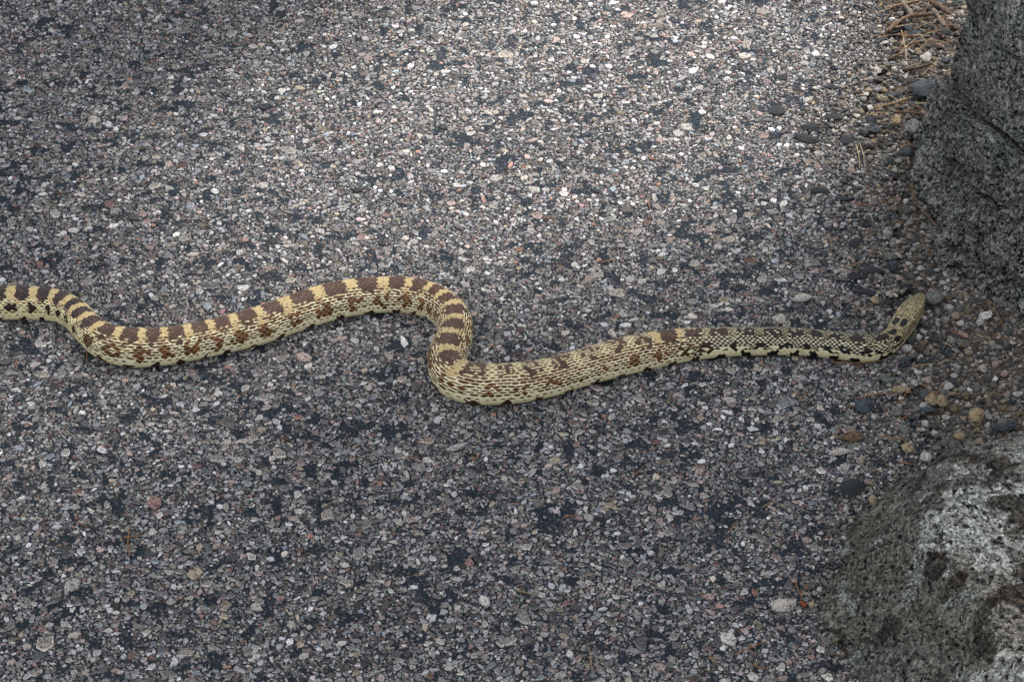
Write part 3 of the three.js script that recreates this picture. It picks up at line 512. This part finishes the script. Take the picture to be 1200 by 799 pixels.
// ------------------------------------------------------------------ loose things lying about
const levelAt = (x, z) => { const d = x - edgeX(z); return d > 0 ? 0.0006 + 0.004 * smooth(0, 0.02, d) : 0.0012; };
{
  const LOOSE_TONES = { slate: rgb(70, 78, 84), grey: rgb(116, 116, 114), dark: rgb(62, 64, 66), tan: rgb(158, 140, 112), pale: rgb(190, 184, 176), brown: rgb(112, 92, 72), rust: rgb(140, 78, 56), pink: rgb(186, 166, 158), green: rgb(104, 112, 108), tar: rgb(22, 25, 29) };
  const mats = {}; for (const k in LOOSE_TONES) { mats[k] = pebbleMat.clone(); mats[k].color.setRGB(...LOOSE_TONES[k]); }
  mats.tar = new THREE.MeshStandardMaterial({ color: new THREE.Color().setRGB(...LOOSE_TONES.tar), bumpMap: grainBump, bumpScale: 0.0012, roughness: 0.8 });
  const shapes = Array.from({ length: 9 }, (_, i) => pebble(700 + i, 0.75, 0.35)), r = rng(5);
  // [x, y, width, height in the photograph, tone, label]
  const put = (name, category, [x, y, w, h, tone, label, group]) => {
    const p = at(x, y), mm = p.distanceTo(at(x + 1, y)), along = mm / 0.64, o = new THREE.Mesh(shapes[Math.floor(r() * 9)], mats[tone]);
    const deep = Math.min(h * along, w * mm * 1.3);
    o.name = numbered(name); o.scale.set(w * mm * 0.56, Math.min(w * mm, deep) * (tone === 'tar' ? 0.24 : 0.40), deep * 0.62);
    o.position.copy(p); o.position.y = levelAt(p.x, p.z) + o.scale.y * (tone === 'tar' ? 0.25 : 0.40); o.rotation.set((r() - 0.5) * 0.3, (r() - 0.5) * 0.5, (r() - 0.5) * 0.3);
    tag(o, label, category, group); scene.add(o);
  };
  for (const a of [
    [1094, 355, 23, 20, 'grey', 'round dark grey pebble right beside the snout of the snake'],
    [1080, 111, 36, 17, 'slate', 'largest blue grey slate stone lying in the needles beside the dark boulder'],
    [1045, 119, 15, 8, 'slate', 'small slate stone just left of the largest slate stone'],
    [1074, 130, 23, 9, 'slate', 'flat slate stone just below the largest slate stone and the tan twig'],
    [1070, 101, 19, 7, 'dark', 'thin dark slate just above the largest slate stone'],
    [1024, 154, 19, 8, 'slate', 'flat slate stone on the broken road edge, left of the tan upright stone'],
    [1050, 146, 14, 17, 'tan', 'upright tan stone just right of the flat slate on the road edge'],
    [1071, 157, 25, 20, 'grey', 'broad grey stone halfway between the tan upright stone and the dark boulder'],
    [1092, 143, 14, 15, 'dark', 'dark stone against the dark boulder, right of the broad grey stone'],
    [1086, 166, 10, 17, 'slate', 'narrow slate stone standing below the broad grey stone'],
    [1062, 186, 17, 9, 'slate', 'slate stone in gravel, lowest of those beside the dark boulder'],
    [1043, 191, 12, 8, 'slate', 'small slate stone in gravel, left of the lowest slate beside the dark boulder'],
    [1065, 38, 15, 8, 'slate', 'slate stone directly under the curved brown stick, upper of two'],
    [1071, 46, 19, 9, 'slate', 'slate stone under the curved brown stick, lower and wider of two'],
    [1091, 35, 12, 10, 'slate', 'small slate stone right of the curved stick tip'],
    [1103, 44, 17, 10, 'dark', 'dark slate stone touching the upper side of the dark boulder'],
    [1100, 12, 16, 10, 'slate', 'slate stone among sticks at the top of the gravel strip'],
    [1085, 73, 15, 10, 'pale', 'pale mottled stone among brown needles beside the dark boulder'],
    [1108, 78, 14, 8, 'slate', 'slate stone wedged against the dark boulder, right of the pale mottled stone'],
    [1028, 84, 10, 8, 'pale', 'small pale stone on the road edge left of the needle litter'],
    [1062, 428, 9, 15, 'brown', 'long brown pebble just below the neck of the snake'],
    [1026, 355, 14, 9, 'tan', 'tan pebble between black tar lumps just left of the snake head'],
    [1011, 479, 26, 14, 'slate', 'dark green grey stone at the road edge below the forked orange needle'],
    [1081, 483, 29, 8, 'slate', 'long flat slate in gravel just below the pair of tan pebbles'],
    [1091, 474, 17, 11, 'tan', 'tan pebble, left one of a touching pair in the gravel'],
    [1103, 475, 15, 12, 'tan', 'tan pebble, right one of a touching pair in the gravel'],
    [1053, 459, 16, 9, 'tan', 'oval tan pebble just above the long orange needle in the gravel'],
    [1040, 449, 22, 9, 'green', 'green grey stone just left of and above the oval tan pebble'],
    [1051, 484, 16, 12, 'grey', 'grey stone between the dark green grey stone and the long flat slate'],
    [1064, 528, 17, 11, 'tan', 'tan pebble close above the lichen boulder, left of the slates'],
    [1060, 507, 19, 12, 'grey', 'grey pebble above the tan pebble near the lichen boulder'],
    [998, 514, 34, 9, 'brown', 'long flat brown stone lying on the asphalt near the road edge'],
    [984, 532, 27, 10, 'pale', 'flat whitish stone on the asphalt just below the long brown stone'],
    [1142, 493, 21, 15, 'tan', 'knobbly tan stone in the gravel behind the lichen boulder'],
    [1176, 507, 38, 8, 'slate', 'long slate stone against the top of the lichen boulder'],
    [1124, 516, 14, 11, 'tan', 'small tan stone against the back of the lichen boulder'],
    [1022, 588, 12, 9, 'tan', 'tan pebble in the dark corner beside the lichen boulder'],
    [916, 712, 34, 11, 'pale', 'large whitish stone on the asphalt left of the lichen boulder'],
    [942, 711, 11, 8, 'rust', 'rust red pebble at the tip of the lichen boulder'],
    [914, 376, 19, 9, 'pale', 'speckled pale stone just behind the forward part of the snake'],
    [940, 352, 24, 12, 'pale', 'white and grey angular stone on asphalt left of the snake head'],
  ]) put('stone', 'stone', a);
  const tarGroup = 'black tar lumps along the broken road edge';
  for (const a of [
    [911, 131, 24, 12, 'tar', 'black tar lump alone on pale asphalt, leftmost of the upper lumps'],
    [950, 151, 26, 9, 'tar', 'black tar lump, upper part of the broad stacked patch on pale asphalt'],
    [947, 165, 36, 12, 'tar', 'broad black tar lump, lower part of the stacked patch on pale asphalt'],
    [977, 140, 18, 10, 'tar', 'black tar lump right of the broad stacked tar patch'],
    [975, 104, 13, 8, 'tar', 'small black tar lump highest on the right side of the asphalt'],
    [917, 92, 17, 7, 'tar', 'thin black tar smear above the leftmost upper tar lump'],
    [992, 166, 18, 14, 'tar', 'black tar lump at the road edge right of the broad stacked patch'],
    [960, 225, 21, 9, 'tar', 'black tar lump left of a longer one, between boulder and pale asphalt'],
    [991, 235, 25, 9, 'tar', 'long black tar lump across from the base of the dark boulder'],
    [1015, 264, 12, 8, 'tar', 'small black tar lump below the long one across from the dark boulder'],
    [1002, 287, 21, 10, 'tar', 'black tar lump beside a tan needle, farther than the snake head'],
    [1022, 320, 27, 11, 'tar', 'black tar lump, right one of a pair farther than the snake head'],
    [1002, 327, 25, 9, 'tar', 'black tar lump, left one of a pair farther than the snake head'],
    [1016, 345, 27, 9, 'tar', 'black tar lump behind the tan pebble left of the snake head'],
    [1064, 339, 25, 7, 'tar', 'black tar lump just beyond the snout of the snake'],
    [1041, 356, 18, 10, 'tar', 'black tar lump touching the left cheek of the snake'],
    [1042, 367, 17, 8, 'tar', 'black tar lump in the bend of the snake neck'],
    [997, 575, 33, 20, 'tar', 'large angular black tar lump on asphalt near the lichen boulder'],
  ]) put('tar_lump', 'tar lump', [...a, tarGroup]);
}
{
  const woodMap = dataTexture(256, (u, v) => { const a = fbm(u * 60, v * 5, 2, 4), g = 1 + 0.55 * a; return [clamp(205 * g, 30, 255), clamp(196 * g, 30, 255), clamp(186 * g, 30, 255)]; }, true);
  const wood = (r, g, b) => new THREE.MeshStandardMaterial({ map: woodMap, color: new THREE.Color().setRGB(...rgb(r, g, b)), roughness: 0.8 });
  const tones = { orange: wood(158, 114, 78), tan: wood(158, 136, 106), brown: wood(116, 94, 74), dark: wood(78, 64, 54), greyed: wood(128, 120, 110), pale: wood(186, 170, 140) };
  const r = rng(88);
  // a rod through points of the photograph; radii in metres, thicker at the base
  const rod = (points, r0, r1, lift, seg = 10, sides = 6, knot = 0) => {
    const v = points.map(([x, y], i) => { const p = at(x, y); p.y = levelAt(p.x, p.z) + r0 + (Array.isArray(lift) ? lift[i] : lift); return p; });
    if (v.length === 2) { const m = v[0].clone().lerp(v[1], 0.5), l = v[0].distanceTo(v[1]); m.x += (r() - 0.5) * 0.10 * l; m.z += (r() - 0.5) * 0.10 * l; m.y += 0.02 * l; v.splice(1, 0, m); }
    const base = v[0].clone(); base.y = 0; for (const q of v) q.sub(base);
    const c = new THREE.CatmullRomCurve3(v), g = new THREE.TubeGeometry(c, seg, 1, sides, false), p = g.attributes.position, w = new THREE.Vector3();
    for (let i = 0; i <= seg; i++) { const t = i / seg, o = c.getPointAt(t), k = lerp(r0, r1, t) * (1 + knot * noise(t * 9, r0 * 900)); for (let j = 0; j <= sides; j++) { const n = i * (sides + 1) + j; w.fromBufferAttribute(p, n).sub(o).multiplyScalar(k * (1 + knot * 0.5 * noise(t * 14, j))).add(o); p.setXYZ(n, w.x, w.y, w.z); } }
    const ends = [[0, r0], [1, r1]].map(([t, k]) => { const s = new THREE.SphereGeometry(k * 0.98, sides, 4), o = c.getPointAt(t); s.translate(o.x, o.y, o.z); return s; });
    g.computeVertexNormals();
    const all = mergeGeometries([g, ...ends]); return [all, base];
  };
  const lay = (name, category, points, tone, r0, r1, label, group, lift = 0.0006, seg = 10, sides = 6, knot = 0) => {
    const [g, base] = rod(points, r0, r1, lift, seg, sides, knot), o = new THREE.Mesh(g, tones[tone]); o.name = numbered(name); o.position.copy(base); tag(o, label, category, group); scene.add(o);
  };
  const stick = (...a) => lay('stick', 'stick', a[0], a[1], a[2], a[3], a[4], null, a[5] ?? 0.001, 18, 9, 0.35);
  stick([[1039, 42], [1050, 33], [1064, 26], [1090, 25]], 'brown', 0.0026, 0.0022, 'thick curved brown stick lying across the top of the gravel strip', 0.002);
  stick([[1090, 13], [1100, 18], [1111, 26]], 'brown', 0.0026, 0.0022, 'brown stick end leaning on the top corner of the dark boulder', 0.004);
  stick([[1093, 21], [1099, 28], [1105, 38]], 'greyed', 0.0030, 0.0026, 'short greyed stick just below the brown stick end at the dark boulder');
  stick([[1060, 11], [1067, 25]], 'greyed', 0.0028, 0.0022, 'short greyed stick above the middle of the curved brown stick');
  stick([[1024, 134], [1045, 130], [1066, 123]], 'tan', 0.0013, 0.0010, 'straight tan twig just left of the largest slate stone', 0.003);
  stick([[1059, 91], [1075, 88], [1090, 83]], 'dark', 0.0024, 0.0015, 'dark brown strip of bark above the largest slate stone', 0.002);
  stick([[1050, 138], [1077, 140]], 'brown', 0.0014, 0.0009, 'brown twig running beneath the straight tan twig', 0.001);
  stick([[1069, 229], [1074, 244], [1086, 260], [1112, 288]], 'brown', 0.0009, 0.0006, 'long thin brown twig bent along the base of the dark boulder', 0.002);
  stick([[1154, 361], [1166, 374], [1176, 392]], 'brown', 0.0010, 0.0007, 'short brown twig at the near foot of the dark boulder', 0.002);
  stick([[1040, 15], [1066, 9], [1108, 3]], 'tan', 0.0016, 0.0010, 'long tan twig at the very top of the gravel strip', 0.004);
  stick([[1030, 12], [1046, -6]], 'tan', 0.0012, 0.0008, 'thin tan twig slanting off the asphalt at the top of the picture', 0.002);
  const needle = (points, tone, label, group) => lay('pine_needle', 'pine needle', points, tone, 0.00062, 0.00038, label, group);
  for (const [p, tone, label] of [
    [[[975, 427], [1004, 428], [1033, 425]], 'orange', 'long orange needle pressed along the belly edge of the snake below its neck'],
    [[[1004, 469], [1030, 464], [1053, 463]], 'orange', 'long orange needle just below the oval tan pebble'],
    [[[1052, 475], [1073, 452]], 'orange', 'orange needle standing steeply right of the oval tan pebble'],
    [[[936, 472], [950, 461]], 'orange', 'short orange needle on asphalt below the forward part of the snake'],
    [[[987, 441], [996, 453]], 'tan', 'short tan needle slanting down, close below the snake neck'],
    [[[1056, 494], [1069, 487]], 'orange', 'short orange needle just left of the long flat slate'],
    [[[1069, 431], [1095, 432]], 'tan', 'level tan needle in gravel right of the long brown pebble'],
    [[[978, 516], [985, 500]], 'orange', 'upright orange needle left of the long flat brown stone'],
    [[[1032, 514], [1068, 520]], 'orange', 'orange needle between the grey and the tan pebble near the lichen boulder'],
    [[[1054, 544], [1076, 547]], 'orange', 'orange needle lying at the upper edge of the lichen boulder'],
    [[[932, 684], [940, 704]], 'orange', 'orange needle left of the lichen boulder tip, crossing another'],
    [[[938, 698], [952, 683]], 'orange', 'orange needle touching the lichen boulder tip, slanting up'],
    [[[980, 732], [990, 748], [996, 768]], 'orange', 'long orange needle along the lower foot of the lichen boulder'],
    [[[1004, 770], [1019, 798]], 'tan', 'tan needle along the lichen boulder foot at the picture edge'],
    [[[979, 317], [1010, 310]], 'tan', 'level tan needle just above the pair of tar lumps'],
    [[[1051, 285], [1050, 299]], 'tan', 'short upright needle in gravel across from the dark boulder base'],
    [[[972, 283], [974, 296]], 'tan', 'short upright needle left of a tar lump farther than the snake head'],
    [[[862, 769], [880, 761], [897, 754]], 'orange', 'thick orange needle on asphalt, far left of the lichen boulder foot'],
    [[[882, 782], [899, 787]], 'orange', 'orange needle just below the thick one left of the lichen boulder foot'],
    [[[690, 762], [695, 793]], 'tan', 'upright tan needle at the bottom of the open asphalt'],
    [[[145, 632], [164, 631]], 'orange', 'level orange needle of a crossed pair on the lower asphalt'],
    [[[152, 622], [152, 655]], 'orange', 'upright orange needle of a crossed pair on the lower asphalt'],
    [[[102, 413], [101, 426]], 'orange', 'upright orange needle just below the first bend of the snake'],
    [[[600, 416], [626, 422]], 'brown', 'brown needle close above the snake after its tight bend'],
    [[[1003, 172], [1007, 200]], 'pale', 'pale upright needle at the road edge, left one of a pair'],
    [[[1007, 170], [1013, 198]], 'pale', 'pale upright needle at the road edge, right one of a pair'],
    [[[1013, 176], [1033, 163]], 'pale', 'pale needle slanting away from the upright pair at the road edge'],
    [[[1056, 38], [1062, 78]], 'pale', 'long pale needle hanging down from the curved brown stick'],
    [[[1028, 46], [1056, 44]], 'orange', 'level orange needle just below the curved brown stick'],
  ]) needle(p, tone, label);
  for (const [p, where] of [
    [[[87, 614], [102, 620]], 'up and left of the crossed orange pair'], [[[831, 771], [840, 781]], 'left of the thick orange needle near the bottom edge'], [[[605, 694], [632, 702]], 'straight below the tight snake bend, near the bottom'],
    [[[855, 626], [865, 612]], 'left of the upper part of the lichen boulder'], [[[660, 609], [677, 606]], 'below the middle of the forward snake half'], [[[646, 275], [656, 283]], 'above and right of the tight snake bend'],
    [[[760, 236], [762, 247]], 'upright, high on the brightest asphalt'], [[[479, 537], [495, 545]], 'sloping down, lower left of the tight snake bend'], [[[561, 536], [553, 543]], 'sloping up, just below the tight snake bend'],
    [[[20, 425], [19, 433]], 'upright, at the picture edge below the snake tail end'], [[[270, 690], [292, 681]], 'right of the crossed orange pair'], [[[780, 478], [786, 462]], 'close below the forward snake half'],
    [[[866, 212], [884, 216]], 'between the bright asphalt and the tar lumps'], [[[922, 108], [938, 112]], 'just above the leftmost upper tar lump'], [[[705, 310], [722, 306]], 'halfway above the forward snake half'],
    [[[30, 187], [38, 184]], 'short, at the picture edge above the snake tail end'], [[[395, 160], [408, 164]], 'far above the long straight part of the snake'], [[[742, 560], [754, 549]], 'far below the forward snake half'], [[[893, 597], [905, 590]], 'left of the large angular tar lump']])
    needle(p, r() < 0.6 ? 'orange' : 'tan', 'pine needle on open asphalt, ' + where, 'single pine needles on the open asphalt');
  const LITTER = ['tan', 'brown', 'orange', 'pale', 'dark'], word = { tan: 'tan', brown: 'brown', orange: 'orange', pale: 'pale straw', dark: 'dark brown' };
  for (let i = 0; i < 120; i++) {
    const x = lerp(1028, 1112, r() ** 0.8), y = i < 72 ? lerp(-14, 62, r()) : lerp(56, 180, r()), a = (r() - 0.5) * 2.2, l = lerp(8, 20, r());
    if (x < 1038 + (y > 60 ? -10 : 0)) continue;
    const tone = LITTER[Math.floor(r() * 5)], where = y < 20 ? 'above the curved brown stick' : y < 48 ? 'around the curved brown stick' : y < 85 ? 'between the curved stick and the bark strip' : y < 122 ? 'around the largest slate stone' : y < 150 ? 'just below the tan twig' : 'beside the broad grey stone';
    lay('pine_needle', 'pine needle', [[x - l * Math.cos(a), y - l * 0.5 * Math.sin(a)], [x + l * Math.cos(a) * 0.5, y + l * 0.5 * Math.sin(a)]], tone, 0.0006, 0.00035, `${word[tone]} dry pine needle in the litter ${where}`, `${word[tone]} needles ${where}`, 0.001 + 0.004 * r());
  }
  for (const [x0, x1, y0, y1, n, where] of [[1080, 1196, 400, 500, 26, 'between the snake head and the lichen boulder'], [1010, 1100, 190, 335, 22, 'between tar lumps and dark boulder'], [940, 1010, 690, 795, 12, 'along the foot of the lichen boulder']]) for (let i = 0; i < n; i++) {
    const x = lerp(x0, x1, r()), y = lerp(y0, y1, r()), a = (r() - 0.5) * 2.6, l = lerp(5, 13, r()), tone = LITTER[Math.floor(r() * 5)];
    if ((x > 1050 && x < 1095 && y < 380 && y > 335) || (x < 975 && y > 700 && x > 955) || (x > 955 + (y - 690) * 0.55 && y > 690)) continue;
    lay('pine_needle', 'pine needle', [[x - l * Math.cos(a), y - l * 0.6 * Math.sin(a)], [x + l * Math.cos(a), y + l * 0.6 * Math.sin(a)]], tone, 0.00055, 0.00035, `${word[tone]} dry pine needle on the gravel ${where}`, `${word[tone]} needles ${where}`, 0.002 + 0.002 * r());
  }
}

// ------------------------------------------------------------------ the pine beside the road that dapples it with shade (outside the picture)
{
  const tree = new THREE.Group(); tree.name = 'pine_tree'; tree.position.set(2.75, -0.03, -2.9); scene.add(tree);
  tag(tree, 'tall pine beside the road whose boughs dapple the asphalt with shade', 'pine tree');
  const r = rng(12), bark = new THREE.MeshStandardMaterial({ map: dirtMap, color: new THREE.Color().setRGB(1.6, 1.2, 1.0), bumpMap: dirtBump, bumpScale: 0.02, roughness: 1 });
  const taper = (a, b, r0, r1, sides = 9, seg = 10, bow = 0.05) => {
    const l = a.distanceTo(b), m = a.clone().lerp(b, 0.5); m.y += bow * l; const c = new THREE.CatmullRomCurve3([a, m, b]), g = new THREE.TubeGeometry(c, seg, 1, sides), p = g.attributes.position, w = new THREE.Vector3();
    for (let i = 0; i <= seg; i++) { const o = c.getPointAt(i / seg), k = lerp(r0, r1, i / seg); for (let j = 0; j <= sides; j++) { const n = i * (sides + 1) + j; w.fromBufferAttribute(p, n).sub(o).multiplyScalar(k).add(o); p.setXYZ(n, w.x, w.y, w.z); } }
    g.computeVertexNormals(); return g;
  };
  const trunk = new THREE.Mesh(taper(new THREE.Vector3(0, 0, 0), new THREE.Vector3(-0.1, 9.5, 0.1), 0.19, 0.03, 16, 24, 0), bark); trunk.name = 'trunk'; tree.add(trunk);
  const tuftParts = []; for (let i = 0; i < 26; i++) { const b = new THREE.BoxGeometry(0.0022, 0.11, 0.0022); b.translate(0, 0.055, 0); b.rotateX((0.25 + 1.15 * r())); b.rotateY(r() * 6.283); tuftParts.push(b); }
  const tuft = mergeGeometries(tuftParts), needles = new THREE.MeshStandardMaterial({ color: new THREE.Color().setRGB(0.05, 0.085, 0.03), roughness: 0.7 });
  const spots = [];
  // [x, y of the shaded place in the photograph, radius of the bough in metres, tufts]
  for (const [x, y, rad, n, t] of SHADE) { const g = at(x, y).addScaledVector(SUN, t); spots.push([g, rad, n]); }
  for (let i = 0; i < 26; i++) { const y = lerp(3.2, 9, r()), a = -2.4 + 3.6 * r(), q = (9.6 - y) * 0.24 + 0.25; spots.push([new THREE.Vector3(2.75 + Math.cos(a) * q + (Math.cos(a) < 0 ? 0 : 0.2), y, -2.9 + Math.sin(a) * q - (Math.sin(a) < 0 ? 0 : 0.0) ), 0.34, 70]); }
  const mats = [], e = new THREE.Euler(), q = new THREE.Quaternion();
  for (const [g, rad, n] of spots) {
    const tip = g.clone().sub(tree.position), from = new THREE.Vector3(-0.1 * tip.y / 9.5, Math.max(1.5, tip.y - 0.35 * Math.hypot(tip.x, tip.z)), 0.1 * tip.y / 9.5);
    const limb = new THREE.Mesh(taper(from, tip, 0.035, 0.008), bark); limb.name = numbered('limb'); tree.add(limb);
    for (let i = 0; i < n; i++) { const v = new THREE.Vector3(r() + r() + r() - 1.5, (r() + r() - 1) * 0.5, r() + r() + r() - 1.5).multiplyScalar(rad * 0.95).add(tip); q.setFromEuler(e.set((r() - 0.5) * 2, r() * 6.3, (r() - 0.5) * 2)); mats.push(new THREE.Matrix4().compose(v, q, new THREE.Vector3().setScalar(0.8 + 0.5 * r()))); }
  }
  const crown = new THREE.InstancedMesh(tuft, needles, mats.length); mats.forEach((m, i) => crown.setMatrixAt(i, m)); crown.name = 'crown'; crown.userData.kind = 'stuff'; tree.add(crown);
}

lit(scene);
renderer.render(scene, camera);
